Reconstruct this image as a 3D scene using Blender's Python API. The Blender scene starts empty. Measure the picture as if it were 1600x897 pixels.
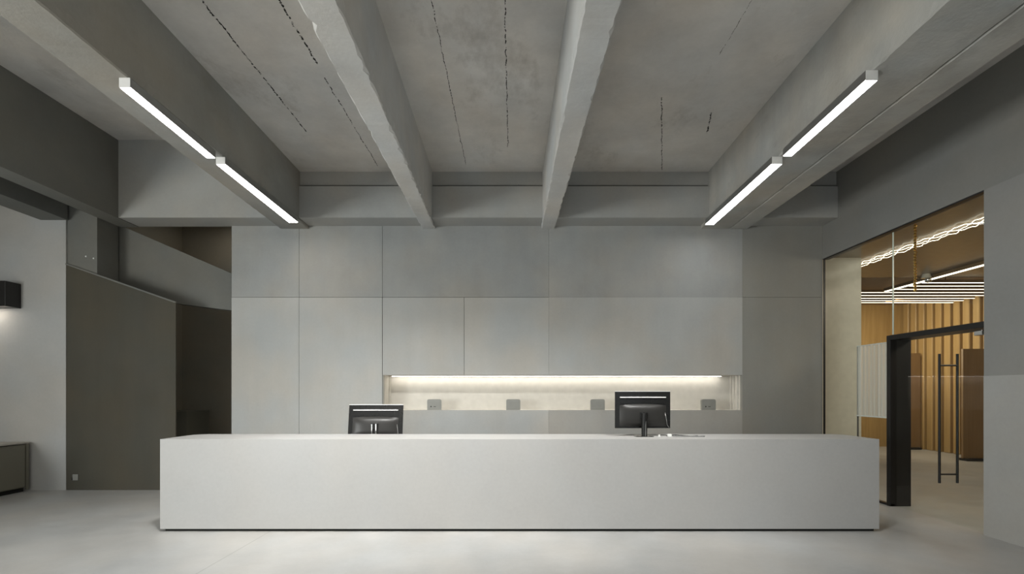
import bpy, bmesh, math, random
from mathutils import Vector, Matrix
random.seed(7)
S = bpy.context.scene
C = S.collection

# ------------------------------------------------------------------ camera, world, lights, exposure
EYE = 1.65
cam_d = bpy.data.cameras.new('camera'); cam = bpy.data.objects.new('camera', cam_d); C.objects.link(cam)
cam.location = (0, 0, EYE); cam.rotation_euler = (math.radians(90), 0, 0)
cam_d.sensor_width = 36; cam_d.lens = 18.0
cam_d.shift_x = -2.0/1600; cam_d.shift_y = 163.5/1600
cam_d.clip_start = 0.05
S.camera = cam
S.view_settings.view_transform = 'Standard'; S.view_settings.look = 'None'
S.view_settings.gamma = 1; S.view_settings.use_curve_mapping = False
S.view_settings.exposure = 0.0
w = bpy.data.worlds.new('world'); S.world = w; w.use_nodes = True
w.node_tree.nodes['Background'].inputs[0].default_value = (0.8, 0.9, 1.0, 1)
w.node_tree.nodes['Background'].inputs[1].default_value = 0.3

def area(name, loc, direction, sx, sy, power, col=(1, 1, 1), spread=180):
    d = bpy.data.lights.new(name, 'AREA'); d.shape = 'RECTANGLE'; d.size = sx; d.size_y = sy
    d.energy = power; d.color = col; d.spread = math.radians(spread)
    o = bpy.data.objects.new(name, d); C.objects.link(o); o.location = loc
    o.rotation_euler = Vector(direction).to_track_quat('-Z', 'Y').to_euler()
    return o
DAY = (0.97, 1.0, 0.985)
area('daylight_rear_window', (-1.2, -4.3, 1.9), (0, 1, -0.12), 12.0, 3.0, 80, DAY)
area('daylight_left_window', (-9.3, -0.9, 2.05), (1, 0.22, -0.02), 5.0, 2.4, 720, DAY)
area('linear_light_behind_left', (-3.5, .2, 4.42), (0, 0, -1), .12, 6.0, 110, (1, .99, .96))
area('linear_light_behind_right', (3.2, .2, 4.42), (0, 0, -1), .12, 6.0, 35, (1, .99, .96))
for bay_x, bay_p in ((-2.45, 56), (-.38, 50), (2.0, 30)):
    area('bay_fill', (bay_x, 4.3, 5.22), (0, .5, -1), .5, .2, bay_p, (1, .99, .96), 78)  # unseen fill added in each bay to lift the desk top and lower wall
area('recess_fill', (-6.0, 10.7, 5.4), (0, 0, -1), .6, .6, 4, (1, .96, .9))  # unseen fill added to lift the dark recess
area('inner_room_downlight', (8.6, 8.0, 3.9), (0, 0, -1), 3.2, 5.5, 42, (1.0, 0.85, 0.64))
area('beige_wall_fill', (7.4, 5.0, 3.9), (-.15, .7, -.6), 1.2, 1.2, 45, (1.0, .88, .70))  # unseen fill added to brighten the beige inner wall
area('inner_room_wall_washer', (9.6, 13.6, 3.6), (1, 0.1, -0.45), 1.2, 3.0, 85, (1.0, 0.85, 0.62))

# ------------------------------------------------------------------ materials
def nt(name):
    m = bpy.data.materials.new(name); m.use_nodes = True
    t = m.node_tree; return m, t, t.nodes, t.links, t.nodes['Principled BSDF']
def rgb(r, g, b):
    f = lambda c: (c/255/12.92) if c/255 <= .04045 else ((c/255+.055)/1.055)**2.4
    return (f(r), f(g), f(b), 1)
def math_node(N, L, op, a, b=None, c=None):
    n = N.new('ShaderNodeMath'); n.operation = op
    for i, v in enumerate((a, b, c)):
        if v is None: continue
        if isinstance(v, (int, float)): n.inputs[i].default_value = v
        else: L.new(v, n.inputs[i])
    return n.outputs[0]
def noise(N, L, vec, scale, detail=4, rough=.55, sx=1, sy=1, sz=1):
    mp = N.new('ShaderNodeMapping'); mp.inputs['Scale'].default_value = (sx, sy, sz)
    L.new(vec, mp.inputs['Vector'])
    n = N.new('ShaderNodeTexNoise'); n.inputs['Scale'].default_value = scale
    n.inputs['Detail'].default_value = detail; n.inputs['Roughness'].default_value = rough
    L.new(mp.outputs[0], n.inputs['Vector'])
    return n.outputs[0]
def mixc(N, L, fac, a, b, mode='MIX'):
    n = N.new('ShaderNodeMix'); n.data_type = 'RGBA'; n.blend_type = mode
    for v, i in ((fac, 0), (a, 6), (b, 7)):
        if isinstance(v, (int, float)): n.inputs[i].default_value = v
        elif isinstance(v, tuple): n.inputs[i].default_value = v
        else: L.new(v, n.inputs[i])
    return n.outputs[2]
def remap(N, L, v, a, b, c, d):
    n = N.new('ShaderNodeMapRange'); L.new(v, n.inputs[0])
    for i, x in enumerate((a, b, c, d)): n.inputs[i+1].default_value = x
    return n.outputs[0]

def concrete(name, base, var=.12, warm=.06, rough=.75, spec=.3, bump=.15, island=0, lines=None, stains=0, streak=.0):
    m, t, N, L, P = nt(name)
    pos = N.new('ShaderNodeNewGeometry').outputs['Position']
    big = noise(N, L, pos, .55, 5, .6)
    mid = noise(N, L, pos, 2.3, 6, .62)
    fine = noise(N, L, pos, 26, 3, .6)
    v = math_node(N, L, 'ADD', remap(N, L, big, .3, .7, 1-var, 1+var), remap(N, L, mid, .3, .7, -var*.5, var*.5))
    v = math_node(N, L, 'ADD', v, remap(N, L, fine, .3, .7, -.02, .02))
    if streak:
        st = noise(N, L, pos, 3.0, 4, .6, 1, 1, .12)
        v = math_node(N, L, 'ADD', v, remap(N, L, st, .3, .7, -streak, streak))
    if island:
        isl = N.new('ShaderNodeNewGeometry').outputs['Random Per Island']
        v = math_node(N, L, 'ADD', v, remap(N, L, isl, 0, 1, -island, island))
    hue = noise(N, L, pos, .9, 3, .5, 1.3, .8, 1.1)
    b = Vector(base[:3])
    c1 = tuple(b*Vector((1+warm, 1, 1-warm*1.3)).x if False else x for x in (b.x*(1+warm), b.y, b.z*(1-warm*1.3))) + (1,)
    c2 = (b.x*(1-warm*.6), b.y*1.0, b.z*(1+warm*.5), 1)
    col = mixc(N, L, remap(N, L, hue, .35, .65, 0, 1), c1, c2)
    col = mixc(N, L, 1.0, col, v, 'MULTIPLY')
    if stains:
        s = noise(N, L, pos, 1.1, 7, .7, 1.0, .55, 1)
        col = mixc(N, L, remap(N, L, s, .56, .72, 0, stains), col, (b.x*.45, b.y*.42, b.z*.38, 1))
    if lines:
        sep = N.new('ShaderNodeSeparateXYZ'); L.new(pos, sep.inputs[0])
        wob = noise(N, L, pos, 5, 4, .7, .3, 1, .3)
        brk = noise(N, L, pos, 1.6, 3, .6, .8, 1, .5)
        fin = noise(N, L, pos, 30, 2, .7)
        dots = remap(N, L, noise(N, L, pos, 17, 3, .7, .6, 1, .6), .40, .47, 0, 1)
        tot = None
        for lx, y0, y1, th, sl in lines:
            d = math_node(N, L, 'ABSOLUTE', math_node(N, L, 'SUBTRACT', math_node(N, L, 'SUBTRACT', sep.outputs[0], math_node(N, L, 'MULTIPLY', sep.outputs[1], sl)),
                math_node(N, L, 'ADD', remap(N, L, wob, 0, 1, -.03, .03), lx)))
            wd = math_node(N, L, 'MULTIPLY', remap(N, L, fin, .35, .65, .1, .95), th)
            on = math_node(N, L, 'LESS_THAN', d, wd)
            on = math_node(N, L, 'MULTIPLY', on, math_node(N, L, 'GREATER_THAN', sep.outputs[1], y0))
            on = math_node(N, L, 'MULTIPLY', on, math_node(N, L, 'LESS_THAN', sep.outputs[1], y1))
            on = math_node(N, L, 'MULTIPLY', on, remap(N, L, brk, .28, .36, 0, 1))
            on = math_node(N, L, 'MULTIPLY', on, dots)
            tot = on if tot is None else math_node(N, L, 'MAXIMUM', tot, on)
        col = mixc(N, L, tot, col, (.012, .011, .01, 1))
    L.new(col, P.inputs['Base Color'])
    rr = remap(N, L, mid, .3, .7, rough-.08, min(1, rough+.08)); L.new(rr, P.inputs['Roughness'])
    P.inputs['Specular IOR Level'].default_value = spec
    if bump:
        bn = N.new('ShaderNodeBump'); bn.inputs['Strength'].default_value = bump; bn.inputs['Distance'].default_value = .02
        h = math_node(N, L, 'ADD', math_node(N, L, 'MULTIPLY', mid, .6), math_node(N, L, 'MULTIPLY', fine, .25))
        L.new(h, bn.inputs['Height']); L.new(bn.outputs[0], P.inputs['Normal'])
    return m
def plain(name, col, rough=.5, metal=0, spec=.5, coat=0):
    m, t, N, L, P = nt(name)
    pos = N.new('ShaderNodeNewGeometry').outputs['Position']
    n = noise(N, L, pos, 9, 3, .5)
    c = mixc(N, L, 1.0, col, remap(N, L, n, .3, .7, .96, 1.04), 'MULTIPLY')
    L.new(c, P.inputs['Base Color'])
    P.inputs['Roughness'].default_value = rough; P.inputs['Metallic'].default_value = metal
    P.inputs['Specular IOR Level'].default_value = spec; P.inputs['Coat Weight'].default_value = coat
    P.inputs['Coat Roughness'].default_value = .05
    return m
def emit(name, col, s):
    m, t, N, L, P = nt(name)
    P.inputs['Base Color'].default_value = (.8, .8, .8, 1)
    P.inputs['Emission Color'].default_value = col; P.inputs['Emission Strength'].default_value = s
    return m
def glass(name, tint=(.97, .985, .975, 1), refl=.9):
    m, t, N, L, P = nt(name)
    N.remove(P); out = [n for n in N if n.type == 'OUTPUT_MATERIAL'][0]
    tr = N.new('ShaderNodeBsdfTransparent'); tr.inputs[0].default_value = tint
    gl = N.new('ShaderNodeBsdfGlossy'); gl.inputs['Roughness'].default_value = .0
    gl.inputs[0].default_value = (refl, refl, refl, 1)
    fr = N.new('ShaderNodeFresnel'); fr.inputs[0].default_value = 1.35
    bf = math_node(N, L, 'SUBTRACT', 1.0, N.new('ShaderNodeNewGeometry').outputs['Backfacing'])
    mx = N.new('ShaderNodeMixShader'); L.new(math_node(N, L, 'MULTIPLY', fr.outputs[0], bf), mx.inputs[0])
    L.new(tr.outputs[0], mx.inputs[1]); L.new(gl.outputs[0], mx.inputs[2]); L.new(mx.outputs[0], out.inputs[0])
    return m
def wood(name, base, dark):
    m, t, N, L, P = nt(name)
    pos = N.new('ShaderNodeNewGeometry').outputs['Position']
    g = noise(N, L, pos, 5, 6, .65, 3, 3, .15)
    g2 = noise(N, L, pos, 1.2, 3, .5, 2, 2, .3)
    f = math_node(N, L, 'ADD', math_node(N, L, 'MULTIPLY', g, .6), math_node(N, L, 'MULTIPLY', g2, .4))
    L.new(mixc(N, L, remap(N, L, f, .35, .65, 0, 1), dark, base), P.inputs['Base Color'])
    P.inputs['Roughness'].default_value = .42
    return m

M = {}
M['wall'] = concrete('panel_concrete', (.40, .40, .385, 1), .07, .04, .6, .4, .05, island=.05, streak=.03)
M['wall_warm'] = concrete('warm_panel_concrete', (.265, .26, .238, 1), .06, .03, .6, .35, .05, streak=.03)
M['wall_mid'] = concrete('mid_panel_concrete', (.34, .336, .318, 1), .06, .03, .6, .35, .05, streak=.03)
M['wall_top'] = concrete('upper_panel_concrete', (.32, .322, .31, 1), .10, .04, .6, .35, .05, island=.05, streak=.04)  # upper row darker: panel tone on the left, wall shading put into colour elsewhere
M['beam'] = concrete('beam_concrete', (.52, .52, .51, 1), .12, .04, .8, .2, .35, stains=.12, streak=.03)  # paler than the other beams; stronger floor bounce is put into the colour
M['beam_outer'] = concrete('outer_beam_concrete', (.29, .283, .262, 1), .10, .05, .8, .2, .35, stains=.2, streak=.03)  # darker than the inner beams; weaker floor bounce is put into the colour
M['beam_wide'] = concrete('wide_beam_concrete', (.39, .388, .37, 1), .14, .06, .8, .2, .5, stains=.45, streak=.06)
M['ceil'] = concrete('ceiling_concrete', (.58, .565, .54, 1), .15, .03, .85, .2, .35, stains=.55,
    lines=[(-2.93, 3, 7.25, .013, 0), (-2.2, 3, 5.75, .016, 0), (-2.21, 6.0, 8.35, .009, 0), (-.77, 3, 8.3, .007, 0), (-.08, 3, 7.7, .0085, 0),
           (2.25, 3, 5.6, .004, 0), (.0, 6.4, 8.5, .010, .29), (.72, 6.75, 7.3, .016, .28), (-5.66, 3, 7.6, .02, 0)])
M['strip'] = concrete('ring_beam_concrete', (.37, .37, .355, 1), .08, .04, .7, .3, .1)
M['floor'] = concrete('polished_floor', (.40, .399, .39, 1), .15, .025, .42, .3, .02, lines=None)
M['desk'] = concrete('desk_solid_surface', (.385, .381, .372, 1), .03, .01, .5, .12, .0)
M['dark_panel'] = concrete('dark_olive_panel', (.074, .068, .052, 1), .10, .05, .6, .2, .03, streak=.06)
M['dark_recess'] = concrete('dark_plaster', (.42, .39, .32, 1), .08, .05, .7, .2, .03)
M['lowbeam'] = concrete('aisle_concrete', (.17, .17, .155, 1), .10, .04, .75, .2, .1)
M['rwall'] = concrete('right_wall_plaster', (.42, .415, .40, 1), .06, .03, .5, .3, .03)
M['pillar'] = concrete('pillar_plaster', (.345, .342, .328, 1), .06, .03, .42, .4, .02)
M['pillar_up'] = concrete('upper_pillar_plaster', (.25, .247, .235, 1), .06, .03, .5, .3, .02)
M['header'] = concrete('header_plaster', (.22, .218, .205, 1), .06, .03, .55, .3, .03)  # darker than the wall below; shading high up is put into the colour
M['niche'] = plain('niche_paint', (.60, .575, .52, 1), .55, spec=.3)
M['black'] = plain('black_steel', (.014, .013, .012, 1), .35, spec=.4)
M['joint'] = plain('dark_joint', (.02, .02, .018, 1), .9, spec=.1)
M['alu'] = plain('brushed_aluminium', (.34, .34, .33, 1), .38, .85)
M['chrome'] = plain('chrome', (.75, .75, .74, 1), .12, 1)
M['gloss_black'] = plain('glossy_black_plastic', (.010, .010, .0095, 1), .25, spec=.3, coat=.12)
M['satin_black'] = plain('satin_black_plastic', (.026, .025, .023, 1), .36, spec=.35)
M['screen'] = plain('dark_screen', (.01, .01, .012, 1), .1)
M['bright_trim'] = plain('bright_silver', (.92, .91, .88, 1), .35, .3)
M['white'] = plain('white_plastic', (.75, .75, .72, 1), .4)
M['outlet'] = plain('grey_plate', (.30, .30, .275, 1), .4, .25)
M['cabinet'] = concrete('cabinet_laminate', (.15, .143, .112, 1), .04, .03, .4, .45, .0)
M['cab_top'] = concrete('cabinet_top', (.36, .345, .31, 1), .03, .03, .4, .4, .0)
M['lamp'] = emit('lamp_diffuser', (1.0, .985, .95, 1), 15.0)
M['led'] = emit('warm_led', (1.0, .95, .86, 1), 15.0)
M['gridled'] = emit('grid_led', (1.0, .90, .70, 1), 3.0)
M['wallled'] = emit('wall_washer_led', (1.0, .88, .74, 1), 22.0)
M['glass'] = glass('clear_glass')
M['pane_edge'] = plain('pale_glass_edge', (.55, .62, .55, 1), .2)
M['beige'] = plain('glossy_beige_lacquer', (.80, .76, .64, 1), .18, spec=.5, coat=.5)
M['brown_ceil'] = plain('glossy_brown_ceiling', (.29, .225, .15, 1), .25, spec=.5)
M['wood'] = wood('honey_oak', (.46, .315, .135, 1), (.33, .215, .085, 1))
M['wood_dark'] = wood('brown_oak', (.26, .165, .075, 1), (.20, .12, .05, 1))
M['gold'] = plain('polished_gold', (.85, .55, .16, 1), .15, 1)
M['reflection_sheet'] = None
def reflection_sheet():
    m, t, N, L, P = nt('white_reflection_film')  # half-transparent white that stands in for reflections in the glass
    P.inputs['Base Color'].default_value = (.85, .83, .78, 1); P.inputs['Roughness'].default_value = .3
    out = [n for n in N if n.type == 'OUTPUT_MATERIAL'][0]
    tr = N.new('ShaderNodeBsdfTransparent'); mx = N.new('ShaderNodeMixShader'); mx.inputs[0].default_value = .5
    L.new(tr.outputs[0], mx.inputs[1]); L.new(P.outputs[0], mx.inputs[2]); L.new(mx.outputs[0], out.inputs[0])
    return m
M['reflection_sheet'] = reflection_sheet()
# floor: one fine sawn joint running into the room
t = M['floor'].node_tree; N, L = t.nodes, t.links
P = N['Principled BSDF']; src = P.inputs['Base Color'].links[0].from_socket
sep = N.new('ShaderNodeSeparateXYZ'); L.new(N.new('ShaderNodeNewGeometry').outputs['Position'], sep.inputs[0])
d = math_node(N, L, 'ABSOLUTE', math_node(N, L, 'ADD', sep.outputs[0], 2.87))
L.new(mixc(N, L, math_node(N, L, 'MULTIPLY', math_node(N, L, 'LESS_THAN', d, .006), .45), src, (.22, .215, .2, 1)), P.inputs['Base Color'])

# ------------------------------------------------------------------ mesh helpers
class MB:
    def __init__(s): s.bm = bmesh.new()
    def box(s, x0, x1, y0, y1, z0, z1, bev=0, seg=2):
        r = bmesh.ops.create_cube(s.bm, size=1)
        vs = r['verts']
        for v in vs:
            v.co = Vector((x0+(v.co.x+.5)*(x1-x0), y0+(v.co.y+.5)*(y1-y0), z0+(v.co.z+.5)*(z1-z0)))
        if bev:
            es = list({e for v in vs for e in v.link_edges})
            bmesh.ops.bevel(s.bm, geom=es, offset=bev, segments=seg, affect='EDGES', profile=.5)
        return s
    def tube(s, a, b, r, n=14, r2=None):
        a, b = Vector(a), Vector(b); d = b-a
        m = Matrix.Translation((a+b)/2) @ d.to_track_quat('Z', 'Y').to_matrix().to_4x4()
        bmesh.ops.create_cone(s.bm, cap_ends=True, segments=n, radius1=r, radius2=r if r2 is None else r2, depth=d.length, matrix=m)
        return s
    def path(s, pts, r, n=8):
        pts = [Vector(p) for p in pts]; rings = []
        for i, p in enumerate(pts):
            tg = (pts[min(i+1, len(pts)-1)]-pts[max(i-1, 0)]).normalized()
            q = tg.to_track_quat('Z', 'Y')
            rings.append([s.bm.verts.new(p+q @ Vector((r*math.cos(2*math.pi*k/n), r*math.sin(2*math.pi*k/n), 0))) for k in range(n)])
        for A, B in zip(rings, rings[1:]):
            for k in range(n): s.bm.faces.new((A[k], A[(k+1) % n], B[(k+1) % n], B[k]))
        s.bm.faces.new(rings[0][::-1]); s.bm.faces.new(rings[-1])
        return s
    def ball(s, c, r, u=10, v=7, sc=(1, 1, 1)):
        bmesh.ops.create_uvsphere(s.bm, u_segments=u, v_segments=v, radius=r,
            matrix=Matrix.Translation(c) @ Matrix.Diagonal((*sc, 1)))
        return s
    def prism(s, pts, d):                       # outline (3-D points, planar) pushed along d
        d = Vector(d); a = [s.bm.verts.new(p) for p in pts]; b = [s.bm.verts.new(Vector(p)+d) for p in pts]
        s.bm.faces.new(a); s.bm.faces.new(b[::-1]); n = len(pts)
        for i in range(n): s.bm.faces.new((a[i], b[i], b[(i+1) % n], a[(i+1) % n]))
        return s
    def build(s, name, mat, parent=None, smooth=False, **props):
        bmesh.ops.recalc_face_normals(s.bm, faces=s.bm.faces)
        me = bpy.data.meshes.new(name); s.bm.to_mesh(me); s.bm.free(); me.materials.append(mat)
        if smooth:
            for p in me.polygons: p.use_smooth = True
        o = bpy.data.objects.new(name, me); C.objects.link(o)
        if parent:
            o.parent = parent; o.matrix_parent_inverse = parent_world(parent).inverted()
        for k, v in props.items(): o[k] = v
        return o
def parent_world(p):
    m = p.matrix_basis.copy()
    while p.parent:
        m = p.parent.matrix_basis @ p.matrix_parent_inverse @ m if False else m
        p = p.parent
        if p.type == 'EMPTY': m = p.matrix_basis @ m
    return m
def thing(name, label, cat, loc, group=None):
    o = bpy.data.objects.new(name, None); o.empty_display_size = .1; C.objects.link(o); o.location = loc
    o['label'] = label; o['category'] = cat
    if group: o['group'] = group
    return o
ST = dict(kind='structure')
def xz(x, y, Y): # point at depth Y seen where the photo has (x, y)
    return (x-802)*Y/800, Y, EYE+(612-y)*Y/800

# ------------------------------------------------------------------ room shell
YB, YS, XR = 8.96, 8.53, 5.41
MB().box(-10.2, 12.6, -5, 17.5, -.15, 0).build('floor', M['floor'], **ST)
mb = MB(); mb.box(-3.95, 12.6, -5, 9.2, 5.33, 5.55)
mb.build('ceiling', M['ceil'], **ST)
MB().box(-10.2, -3.6, -5, 13, 5.84, 6.0).build('ceiling_aisle', M['ceil'], **ST)
# rear wall with its wide window opening, left wall with its window opening
mb = MB(); mb.box(-10.2, 5.6, -4.7, -4.5, 0, .4).box(-10.2, 5.6, -4.7, -4.5, 3.5, 6).box(-10.2, -7.4, -4.7, -4.5, .4, 3.5).box(5.0, 5.6, -4.7, -4.5, .4, 3.5)
mb.build('wall_rear', M['wall'], **ST)
mb = MB(); mb.box(-9.8, -9.6, -4.5, 8.57, 0, .8).box(-9.8, -9.6, -4.5, 8.57, 3.3, 5.84).box(-9.8, -9.6, -4.5, -3.4, .8, 3.3).box(-9.8, -9.6, 1.6, 8.57, .8, 3.3)
mb.build('wall_left', M['wall'], **ST)
# back wall in cast panels with joints, around the niche
NX0, NX1, NZ0, NZ1 = -2.28, 4.01, 1.325, 1.94
g = .003
mb = MB()
mt = MB()
def pan(x0, x1, z0, z1, gl=g, gr=g, gb=g, gt=g, dy=0, to=None): (to or (mt if z1 > 4 else mb)).box(x0+gl, x1-gr, YB+dy, YB+.09, z0+gb, z1-gt)
pan(-4.93, -3.75, 0, 3.30, gl=0); pan(-4.93, -3.75, 3.30, 4.56, gl=0, dy=.004)
pan(-3.75, -2.29, 0, 3.30, gr=.006); pan(-3.75, -2.29, 3.30, 4.56, dy=.003)
pan(-2.29, -.86, NZ1, 3.30, gl=.003, gr=.004, gb=0); pan(-.86, .62, NZ1, 3.30, gb=0, gr=.001)
pan(.62, 4.01, NZ1, 3.30, gl=.001, gb=0, gt=.001, gr=.001)
pan(-2.29, .62, 3.30, 4.56, dy=.003, gr=.001); pan(.62, 4.01, 3.30, 4.56, gl=.001, gb=.001, gr=.001, dy=.002)
mw, mm = MB(), MB()
pan(-2.29, .62, 0, NZ0, gt=0, gr=.001); pan(.62, 4.01, 0, NZ0, gt=0, gl=.001, gr=.001, to=mm)
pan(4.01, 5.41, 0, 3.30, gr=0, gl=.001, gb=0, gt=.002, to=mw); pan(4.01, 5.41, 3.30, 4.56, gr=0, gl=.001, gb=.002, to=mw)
pan(-2.29, NX0, NZ0, NZ1, gl=.003, gr=0, gb=0, gt=0)
mb.build('wall_back', M['wall'], **ST)
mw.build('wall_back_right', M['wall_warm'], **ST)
mm.build('wall_back_lower', M['wall_mid'], **ST)
mt.build('wall_back_upper', M['wall_top'], **ST)
mb = MB(); mb.box(-4.92, NX0-.05, 9.05, 9.5, 0, 4.56).box(NX1+.05, 5.41, 9.05, 9.5, 0, 4.56).box(NX0-.05, NX1+.05, 9.05, 9.5, 0, NZ0-.05).box(NX0-.05, NX1+.05, 9.05, 9.5, NZ1+.05, 4.56)
mb.build('wall_back_core', M['joint'], **ST)
mb = MB()
mb.box(NX0-.05, NX1+.05, 9.41, 9.46, NZ0-.05, NZ1+.05)
mb.box(NX0-.05, NX1+.05, 9.05, 9.41, NZ0-.05, NZ0).box(NX0-.05, NX1+.05, 9.05, 9.41, NZ1, NZ1+.05)
mb.box(NX0-.05, NX0, 9.05, 9.41, NZ0, NZ1).box(NX1, NX1+.05, 9.05, 9.41, NZ0, NZ1)
mb.build('wall_niche', M['niche'], **ST)
# ring beam above the back wall, shadow gap and fascia
mb = MB(); mb.box(-4.0, XR, YS, 9.5, 4.55, 5.075); mb.build('ring_beam', M['strip'], **ST)
MB().box(-4.0, XR, 8.60, 9.5, 5.075, 5.105).build('trim_1', M['joint'], **ST)
MB().box(-4.0, XR, 8.57, 9.5, 5.105, 5.34).build('trim_2', M['strip'], **ST)
MB().box(-6.6, -4.0, YS, 9.0, 4.55, 5.84).build('ring_beam_aisle', M['strip'], **ST)

def rough_beam(name, near, far, zb, zt, y0, y1, mat, chip=.006, label=None):
    bm = bmesh.new(); n = int((y1-y0)/.07); prev = None
    def q(a, b, t): return a+(b-a)*t
    for i in range(n+1):
        t = i/n; y = y0+(y1-y0)*t
        # near / far edges are given at Y = 2.9 and Y = 8.9
        k = (y-2.9)/6.0
        xl, xr = q(near[0], far[0], k), q(near[1], far[1], k)
        j = lambda s: random.gauss(0, s) if random.random() < .35 else random.gauss(0, s*.25)
        ring = [(xl+abs(j(chip)), zb+.012), (xl+.012+abs(j(chip)), zb+j(.001)), (xr-.012-abs(j(chip)), zb+j(.001)), (xr-abs(j(chip)), zb+.012), (xr, zb+.10), (xr, zt), (xl, zt), (xl, zb+.10)]
        vs = [bm.verts.new((x, y, z)) for x, z in ring]
        if prev:
            for a in range(8): bm.faces.new((prev[a], prev[(a+1) % 8], vs[(a+1) % 8], vs[a]))
        else: bm.faces.new(vs)
        prev = vs
    bm.faces.new(prev[::-1])
    m = MB(); m.bm.free(); m.bm = bm
    return m.build(name, mat, **ST)
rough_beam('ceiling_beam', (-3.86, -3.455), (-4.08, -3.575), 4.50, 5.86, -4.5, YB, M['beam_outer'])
rough_beam('ceiling_beam', (-1.575, -1.268), (-1.60, -1.36), 4.50, 5.36, -4.5, YB, M['beam'], .018)
rough_beam('ceiling_beam', (.52, .81), (.485, .735), 4.50, 5.36, -4.5, YB, M['beam'], .018)
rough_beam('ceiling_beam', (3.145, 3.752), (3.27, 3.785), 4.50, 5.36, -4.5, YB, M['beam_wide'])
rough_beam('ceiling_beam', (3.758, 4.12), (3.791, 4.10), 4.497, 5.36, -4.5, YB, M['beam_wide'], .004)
# left aisle beams
MB().box(-6.9, -6.58, -4.5, 9.0, 4.54, 5.84).build('aisle_beam', M['lowbeam'], **ST)
MB().box(-7.9, -7.45, -4.5, 8.56, 4.52, 5.84).build('aisle_beam', M['lowbeam'], **ST)
# far end of the left aisle
MB().box(-10.2, -7.49, 8.57, 8.77, 0, 5.84).build('wall_aisle_end', M['rwall'], **ST)
MB().box(-7.49, -6.99, 8.60, 9.06, 3.55, 5.84).build('column_head', M['lowbeam'], **ST)
s0, s1 = xz(103, 414, 8.58), xz(274.5, 474, 8.58)
MB().prism([(s0[0], 8.58, 0), (s1[0], 8.58, 0), s1, s0], (0, .012+.01, 0)).build('wall_dark_panel', M['dark_panel'], **ST)
a, b = Vector(s0), Vector(s1)
MB().prism([a+Vector((0, -.012, .002)), b+Vector((0, -.012, .002)), b+Vector((0, -.012, .028)), a+Vector((0, -.012, .028))], (0, .03, 0)).build('trim_3', M['lowbeam'], **ST)
Yb = 9.10
pts = [xz(103, 412, Yb), xz(103, 318, Yb), xz(190, 353, Yb), xz(400, 444, Yb), xz(400, 496, Yb), xz(362, 485, Yb), xz(274, 474, Yb)]
MB().prism(pts, (0, .2, 0)).build('stair_beam', M['lowbeam'], **ST)
mb = MB(); mb.box(-7.6, -4.93, 11.6, 11.8, 0, 5.84).box(-7.7, -7.5, 8.77, 11.8, 0, 5.84).box(-5.05, -4.93, 9.5, 11.8, 0, 5.84)
mb.build('wall_recess', M['dark_recess'], **ST)

# ------------------------------------------------------------------ right wall with the glazed opening
Y0, Y1, ZT = 5.89, 8.94, 3.97
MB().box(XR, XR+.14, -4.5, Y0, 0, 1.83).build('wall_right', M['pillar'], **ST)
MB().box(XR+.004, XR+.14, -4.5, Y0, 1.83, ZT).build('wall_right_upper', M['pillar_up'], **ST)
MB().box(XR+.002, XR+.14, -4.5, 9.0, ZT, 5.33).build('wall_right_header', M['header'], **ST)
win = bpy.data.objects.new('window_1', None); C.objects.link(win); win['kind'] = 'structure'; win.location = (XR+.05, 7.4, 0)
XG = XR+.05
YJ = 7.36
mb = MB(); mb.box(XR+.004, XR+.075, Y0, Y1, ZT-.02, ZT).box(XR+.002, XR+.03, Y1-.018, Y1, 0, ZT).box(XR+.02, XR+.075, YJ, Y1, 0, .03).box(XR+.03, XR+.075, Y0-.0, Y0+.018, 2.4, ZT)
mb.build('window_frame', M['black'], win)
MB().box(XG-.005, XG+.005, YJ+.006, Y1-.02, .03, ZT-.03).build('glass_pane', M['glass'], win)
MB().box(XG-.005, XG+.005, Y0+.02, YJ-.006, 2.47, ZT-.03).build('glass_pane', M['glass'], win)
MB().box(XG-.006, XG+.006, YJ-.008, YJ+.008, 2.47, ZT-.03).build('silicone_joint', M['pane_edge'], win)
door = bpy.data.objects.new('door_1', None); C.objects.link(door); door['kind'] = 'structure'; door.location = (XG, 6.6, 0)
mb = MB(); mb.box(XR+.004, XR+.31, YJ, YJ+.07, 0, 2.46, .006).box(XR+.004, XR+.31, Y0, YJ, 2.39, 2.46)
mb.build('door_frame', M['black'], door)
MB().box(XG+.004, XG+.016, Y0+.02, YJ-.03, .012, 2.385).build('door_leaf', M['glass'], door)
hd = MB(); YH = 6.44
for hx in (5.36, 5.585): hd.tube((hx, YH, .50), (hx, YH, 2.125), .0145)
for hz in (.61, 1.98): hd.tube((5.36, YH, hz), (5.585, YH, hz), .011)
hd.build('door_handle', M['black'], door, smooth=False)
mb = MB(); mb.box(XG-.02, XG+.04, Y0+.05, Y0+.16, 2.31, 2.365, .006); mb.build('patch_fitting', M['chrome'], door)

# ------------------------------------------------------------------ inner room
MB().box(XR+.14, 12.5, -1, 10.9, 4.08, 4.3).build('ceiling_inner', M['brown_ceil'], **ST)
MB().box(XR+.14, 12.5, 10.9, 17.4, 4.26, 4.4).build('ceiling_inner_far', M['wood_dark'], **ST)
MB().box(XR+.02, 6.32, 9.3, 9.5, 0, 4.08).build('wall_inner_beige', M['beige'], **ST)
mb = MB(); mb.box(11.8, 12.0, -1, 15.4, 0, 4.26)
y = 8.2
while y < 15.2:
    mb.box(11.69, 11.8, y, y+.20, 0, 4.26, .015, 1); y += .29
mb.build('wall_inner_right', M['wood'], **ST)
mb = MB(); mb.box(5.5, 12.0, 15.4, 15.6, 0, 4.26); mb.build('wall_inner_far', M['wood'], **ST)
MB().box(XR+.14, 12.5, -1.2, -1, 0, 4.3).build('wall_inner_near', M['beige'], **ST)

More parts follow.
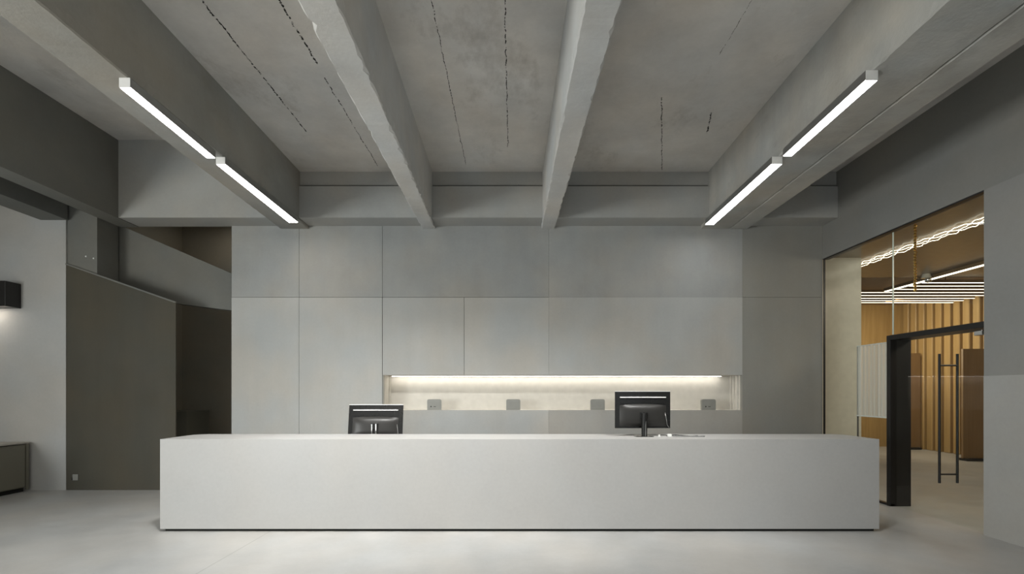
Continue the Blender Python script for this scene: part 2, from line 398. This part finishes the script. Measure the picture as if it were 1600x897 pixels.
# ------------------------------------------------------------------ reception desk
desk = thing('reception_desk', 'long pale grey monolithic reception desk standing on the polished floor', 'desk', (.07, 6.4, 0))
def rounded_outline(x0, x1, y0, y1, r, n=8):
    pts = [(x0, y0), (x1, y0)]
    for cx, cy, a0 in ((x1-r, y1-r, 0), (x0+r, y1-r, 90)):
        for k in range(n+1):
            a = math.radians(a0+90*k/n); pts.append((cx+r*math.cos(a), cy+r*math.sin(a)))
    return pts
DX0, DX1, DY0, DY1, DZ = -4.16, 4.31, 6.03, 6.76, 1.09
mb = MB(); mb.prism([(x, y, .033) for x, y in rounded_outline(DX0, DX1, DY0, DY1, .18)], (0, 0, DZ-.033))
es = [e for e in mb.bm.edges]
bmesh.ops.bevel(mb.bm, geom=[e for e in es if len(e.link_faces) == 2 and e.calc_face_angle(0) > .8], offset=.006, segments=2, affect='EDGES')
mb.build('counter_body', M['desk'], desk)
MB().box(DX0+.04, DX1-.04, DY0+.035, DY1-.06, 0, .034).build('plinth', M['joint'], desk)
MB().box(DX0+.3, DX1-.3, DY1-.02, DY1+.62, .73, .76, .004).build('worktop', M['desk'], desk)
for lx in (DX0+.4, -.6, 1.2, DX1-.45):
    MB().box(lx, lx+.04, DY1-.01, DY1+.58, 0, .731).build('support_panel', M['desk'], desk)

# ------------------------------------------------------------------ monitors
def monitor(name, label, loc, w, h, zb, tilt, yaw, twin, group='desktop monitors seen from behind'):
    t = thing(name, label, 'monitor', loc, group)
    R = Matrix.Rotation(math.radians(yaw), 4, 'Z') @ Matrix.Translation((0, 0, zb)) @ Matrix.Rotation(math.radians(tilt), 4, 'X')
    def fin(mb, nm, mat, xf=True, par=t, smooth=False):
        if xf: mb.bm.transform(R)
        else: mb.bm.transform(Matrix.Rotation(math.radians(yaw), 4, 'Z'))
        me_o = mb.build(nm, mat, None, smooth); me_o.parent = par; return me_o
    fin(MB().box(-w/2, w/2, 0, .022, 0, h, .004), 'bezel', M['gloss_black'])
    fin(MB().box(-w/2+.015, w/2-.015, .0215, .024, .02, h-.015), 'screen', M['screen'])
    # bulged back shell: a grid that swells toward the middle and stops under the ridge
    mb = MB(); nx, nz = 20, 12; g = []
    W, z0, z1 = w*.84, h*.05, h*.66
    for j in range(nz+1):
        row = []
        for i in range(nx+1):
            u, v = i/nx*2-1, j/nz
            d = (1-abs(u)**4)*(1-(abs(v*2-1))**4)*.045+.001
            zz = z0+(z1-z0)*v - (.018*u*u*v)
            row.append(mb.bm.verts.new((u*W/2, -d, zz)))
        g.append(row)
    for j in range(nz):
        for i in range(nx): mb.bm.faces.new((g[j][i], g[j][i+1], g[j+1][i+1], g[j+1][i]))
    fin(mb, 'back_shell', M['satin_black'], smooth=True)
    # vent band and its bright ridge
    fin(MB().box(-w*.41, w*.41, -.006, .001, h*.67, h*.82, .002), 'vent_band', M['gloss_black'])
    fin(MB().box(-w*.415, w*.415, -.022, .001, h*.825, h*.855, .004), 'ridge', M['bright_trim'])
    fin(MB().box(-w/2+.002, w/2-.002, -.001, .021, h-.002, h+.005, .001), 'top_edge', M['bright_trim'])
    hz = h*.40
    fin(MB().box(-.05, .05, -.062, -.03, hz-.06, hz+.02, .006), 'mount_block', M['gloss_black'])
    top = R @ Vector((0, -.065, hz)); topl = Matrix.Rotation(math.radians(-yaw), 4, 'Z') @ top
    if twin:
        for sx in (-.028, .028):
            fin(MB().tube((sx, topl.y-.01, .01), (sx, topl.y-.01, topl.z+.01), .013), 'stand_post', M['chrome'], False)
    else:
        fin(MB().tube((0, topl.y-.005, .008), (0, topl.y-.012, topl.z+.01), .036, 18), 'stand_post', M['gloss_black'], False, smooth=False)
        fin(MB().box(.002, .010, topl.y-.044, topl.y-.036, .01, topl.z), 'stand_strip', M['alu'], False)
    fin(MB().box(-.11, .11, topl.y-.05, topl.y+.13, 0, .008, .003), 'stand_base', M['gloss_black'], False)
    fin(MB().path([(w*.40, -.012, h*.42), (w*.425, -.02, h*.2), (w*.43, -.02, h*.1), (w*.47, -.012, .01)], .004), 'cord', M['alu'], smooth=True)
    return t
Ym = 7.0
monitor('desktop_monitor', 'black monitor with twin chrome posts behind the desk left of the niche middle', ((583.5-802)*Ym/800, Ym+.07, .761), .755, .475, .235, -9, 0, True)
Ym2 = 6.37
monitor('desktop_monitor', 'black monitor on a round black post standing on top of the desk', ((1006.5-802)*Ym2/800, Ym2+.07, DZ), .70, .462, .10, 0, 1.2, False)

# cables on the desk top
tx = lambda x: (x-802)*6.35/800
cb = MB(); cb.path([(tx(1045)+.68*k/16, 6.44+.035*math.sin(k*.8)-.006*k, DZ+.0065+.006*max(0, math.sin(k*.5))) for k in range(10)], .006)
cb.build('cable', M['gloss_black'], None, True, label='thin black cable lying on the desk beside the right monitor', category='cable')
cb = MB(); cb.path([(tx(1052)+.03*k, 6.35+.010*math.sin(k), DZ+.007) for k in range(14)], .0065)
cb.build('cable', M['alu'], None, True, label='silver grey cord nearest the front edge of the desk top', category='cable')
MB().box(tx(1043), tx(1049), 6.33, 6.37, DZ, DZ+.035, .004).build('plug', M['white'], None, label='small white plug at the end of the cords on the desk', category='plug')
MB().box(tx(1028.5), tx(1031), 6.33, 6.35, DZ, DZ+.028, .003).build('desk_peg', M['white'], None, label='tiny white peg standing on the desk by the monitor post', category='peg')

# ------------------------------------------------------------------ niche: LED, ribs, power boxes
led = thing('led_strip', 'warm glowing LED strip under the top of the wall niche', 'light', ((NX0+NX1)/2, 9.30, NZ1))
MB().box(NX0+.06, NX1-.22, 9.30, 9.345, NZ1-.012, NZ1).build('channel', M['alu'], led)
MB().box(NX0+.07, NX1-.23, 9.303, 9.342, NZ1-.016, NZ1-.0115).build('diffuser', M['led'], led)
mb = MB(); mb.box(NX1-.022, NX1, 9.13, 9.16, NZ0, NZ1, .003).box(NX1-.022, NX1, 9.27, 9.30, NZ0, NZ1, .003).box(NX1-.03, NX1, 9.38, 9.41, NZ0, NZ1, .003).box(NX0, NX0+.03, 9.37, 9.41, NZ0, NZ1, .003)
mb.build('trim_4', M['niche'], **ST)
pl = [(678, 'grey power box with socket holes, leftmost of four on the niche ledge', True),
      (802, 'plain grey power box, second from the left on the niche ledge', False),
      (934.5, 'plain grey power box on the niche ledge just left of the right monitor', False),
      (1108.5, 'grey power box with socket holes at the right end of the niche ledge', True)]
for px, lab, holes in pl:
    x = (px-802)*9.04/800
    t = thing('power_box', lab, 'power box', (x, 9.07, NZ0), 'grey power boxes along the niche ledge')
    o = MB()
    h, wd, r = .19, .125, .03
    pts = [(-wd, 0, 0), (wd, 0, 0)]
    for cx, a0 in ((wd-r, 0), (-wd+r, 90)):
        for k in range(6):
            a = math.radians(a0+90*k/5); pts.append((cx+r*math.cos(a), 0, h-r+r*math.sin(a)))
    o.prism(pts, (0, .06, 0)); b = o.build('housing', M['outlet']); b.parent = t
    o = MB().box(-wd+.02, wd-.02, -.004, .001, .015, h-.03, .003); f = o.build('face_plate', M['outlet']); f.parent = t
    if holes:
        for hx in (-.055, .0, .02):
            o = MB().tube((hx, -.007, .06), (hx, -.003, .06), .011 if hx < -.01 else .007); k = o.build('socket_hole', M['joint']); k.parent = f

# ------------------------------------------------------------------ ceiling linear lights
def linear(label, x0n, x1n, x0f, x1f, y0, y1):
    zt, zb = 4.499, 4.41
    t = thing('linear_light', label, 'light', ((x0n+x1f)/2, (y0+y1)/2, zt), 'linear lights under the outer beams')
    hs = MB(); a = [(x0n, y0), (x1n, y0), (x1f, y1), (x0f, y1)]
    hs.prism([(x, y, zb+.006) for x, y in a], (0, 0, zt-zb-.006)); hs.build('housing', M['alu'], t)
    i = .004
    df = MB(); df.prism([(x0n+i, y0+i, zb), (x1n-i, y0+i, zb), (x1f-i, y1-i, zb), (x0f+i, y1-i, zb)], (0, 0, .0065)); df.build('diffuser', M['lamp'], t)
    MB().prism([(x0n, y0-.004, zb), (x1n, y0-.004, zb), (x1n, y0-.004, zt), (x0n, y0-.004, zt)], (0, .004, 0)).build('end_cap', M['bright_trim'], t)
    return t
linear('bright linear light under the left beam, nearer of the pair', -3.578, -3.478, -3.625, -3.525, 4.65, 6.06)
linear('bright linear light under the left beam, farther one ending at the back wall', -3.61, -3.50, -3.665, -3.515, 6.22, 8.36)
linear('bright linear light under the wide right beam, nearer of the pair', 3.125, 3.232, 3.165, 3.265, 4.54, 6.01)
linear('bright linear light under the wide right beam, farther one ending at the back wall', 3.137, 3.262, 3.175, 3.315, 6.21, 8.47)

# ------------------------------------------------------------------ left aisle things
cab = thing('low_cabinet', 'low olive grey cabinet with pale top against the left wall', 'cabinet', (-8.4, 7.0, 0))
CX0, CX1, CY0, CY1, CH = -9.0, -8.04, 5.2, 8.50, .815
MB().box(CX0, CX1-.022, CY0, CY1, .07, CH-.035).build('carcass', M['cabinet'], cab)
MB().box(CX0, CX1, CY0-.01, CY1+.01, CH-.022, CH, .003).build('top', M['cab_top'], cab)
MB().box(CX0, CX1-.05, CY0+.03, CY1-.05, 0, .07).build('plinth', M['joint'], cab)
for k in range(2):
    y0 = CY0+k*1.62
    MB().box(CX1-.021, CX1-.002, y0+.006, min(y0+1.614, CY1-.06), .085, CH-.05, .002).build('door', M['cabinet'], cab)
MB().box(CX1-.021, CX1, CY1-.045, CY1, .03, CH-.022).build('end_panel', M['cabinet'], cab)
wl = thing('wall_box', 'black box shaped fixture mounted high on the wall above the cabinet', 'wall fixture', (-8.6, 8.5, 3.05))
MB().box(-9.1, -8.235, 8.30, 8.569, 3.04, 3.45, .006).build('housing', M['black'], wl)
MB().box(-9.05, -8.50, 8.33, 8.42, 3.032, 3.041).build('diffuser', M['wallled'], wl)
so = thing('wall_socket', 'small silver wall socket low on the dark panel', 'socket', (*xz(117, 746, 8.57)[:1], 8.58, xz(117, 746, 8.57)[2]))
MB().box(-.05, .05, -.012, 0, -.05, .05, .003).build('plate', M['outlet']).parent = so
MB().box(-.052, -.028, -.018, -.011, -.05, .05, .003).build('cover_edge', M['chrome']).parent = so
for k, (px, py, lab) in enumerate(((135, 401, 'tiny white stud on the column head, left one of two'), (147, 404, 'tiny white stud on the column head, right one of two'))):
    x, _, z = xz(px, py, 8.6)
    MB().tube((x, 8.585, z), (x, 8.601, z), .012, 12).build('anchor_stud', M['white'], None, label=lab, category='stud', group='white studs on the column head')
x0, _, z0 = xz(292, 643, 9.6)
MB().box(-7.0, x0, 9.6, 10.3, 0, z0, .004).build('low_plinth', M['cabinet'], None, label='low dark block in the recess behind the dark panel', category='plinth')

# ------------------------------------------------------------------ inner room things
YL = [11.04, 11.39, 11.75, 12.13, 12.5, 12.88, 13.2, 13.5]
for i, y in enumerate(YL):
    x0 = 8.82 if i < 3 else 7.6
    t = thing('linear_lamp', 'thin warm lamp line across the inner ceiling, %s of the eight parallel lines' % (('topmost', 'second from top', 'third from top', 'fourth from top', 'fifth from top', 'third from bottom', 'second from bottom', 'lowest')[i]), 'light', ((x0+11.6)/2, y, 4.05), 'parallel lamp lines in the inner room')
    MB().box(x0, 11.6, y-.022, y+.022, 4.0, 4.06).build('housing', M['wood_dark'], t)
    MB().box(x0, 11.6, y-.018, y+.018, 3.993, 4.0005).build('diffuser', M['gridled'], t)
    zc = 4.26 if y > 10.9 else 4.08
    for hx in (x0+.5, 11.0): MB().tube((hx, y, 4.055), (hx, y, zc+.002), .006, 6).build('hanger', M['black'], t)
t = thing('linear_lamp', 'long warm lamp line running away under the brown inner ceiling', 'light', (8.8, 9, 4.05))
MB().box(8.68, 8.80, 6.5, 12.0, 4.002, 4.07).build('housing', M['wood_dark'], t)
MB().box(8.69, 8.79, 6.5, 12.0, 3.996, 4.0025).build('diffuser', M['gridled'], t)
t = thing('reflection_ribbon', 'wavy bundle of fine glowing ribbons imitating light reflections at the brown inner ceiling', 'light', (6.6, 8, 4.07))  # reflected light streaks modelled as glowing ribbons
for k in range(3):
    mb = MB(); pts = []
    for q in range(120):
        y = 5.6+q*.047
        pts.append((6.50+.095*k+.022*math.sin(q*.9+k*2)+random.gauss(0, .006), y, 4.055+.008*math.sin(q*1.7+k)))
    mb.path(pts, .0045, 6); mb.build('ribbon', M['gridled'], t)
ch = thing('gold_chain', 'hanging chain of gold beads behind the upper glass', 'chain', (5.76, 7.34, 4.08))
mb = MB(); z = 4.07
while z > 3.1:
    mb.ball((5.76+random.gauss(0, .003), 7.34, z), .02, 8, 6, (1, 1, 1.2)); z -= .042
mb.tube((5.76, 7.34, 3.1), (5.76, 7.34, 4.08), .004, 6); mb.build('beads', M['gold'], ch)
t = thing('ceiling_spotlight', 'small round spotlight on the brown inner ceiling', 'light', (8.55, 10.6, 4.08))
MB().tube((8.55, 10.6, 4.0), (8.55, 10.6, 4.08), .09, 20, .07).build('base', M['beige'], t)
MB().ball((8.57, 10.58, 3.96), .06, 14, 10).build('lamp_head', M['chrome'], t, True)
sc = thing('glass_reflection', 'pale pleated panel imitating white reflections in the glass left of the door', 'screen', (5.62, 8.0, 0))  # reflections in the glass built as a pleated panel with rails and posts
mb = MB(); cols = []
n = 60
for i in range(n+1):
    y = 7.64+.70*i/n; x = 5.62+.022*math.sin(i*.9)+.012*math.sin(i*2.3)
    cols.append((mb.bm.verts.new((x, y, 1.27)), mb.bm.verts.new((x, y, 2.38))))
for A, B in zip(cols, cols[1:]): mb.bm.faces.new((A[0], B[0], B[1], A[1]))
mb.build('reflection_surface', M['reflection_sheet'], sc, True)
MB().box(5.605, 5.635, 7.62, 8.36, 2.38, 2.395).build('top_rail', M['white'], sc)
MB().box(5.60, 5.64, 7.62, 8.36, 1.25, 1.27).build('bottom_rail', M['white'], sc)
for yy in (7.63, 8.35): MB().box(5.61, 5.63, yy-.008, yy+.008, 0, 2.38).build('post', M['alu'], sc)
for px0, px1, yt, Y, lab in ((1505, 1545, 545, 12.2, 'brown wood screen panel behind the glass door, right one'), (1415, 1438, 552, 14.6, 'brown wood screen panel behind the door handle, left one')):
    xa, xb = (px0-802)*Y/800, (px1-802)*Y/800
    zt = EYE+(612-yt)*Y/800
    t = thing('wood_screen', lab, 'screen', ((xa+xb)/2, Y, 0))
    MB().box(xa, xb, Y, Y+.06, .06, zt, .004).build('panel', M['wood_dark'], t)
    MB().box(xa+.02, xb-.02, Y-.08, Y+.14, 0, .06, .004).build('foot', M['black'], t)
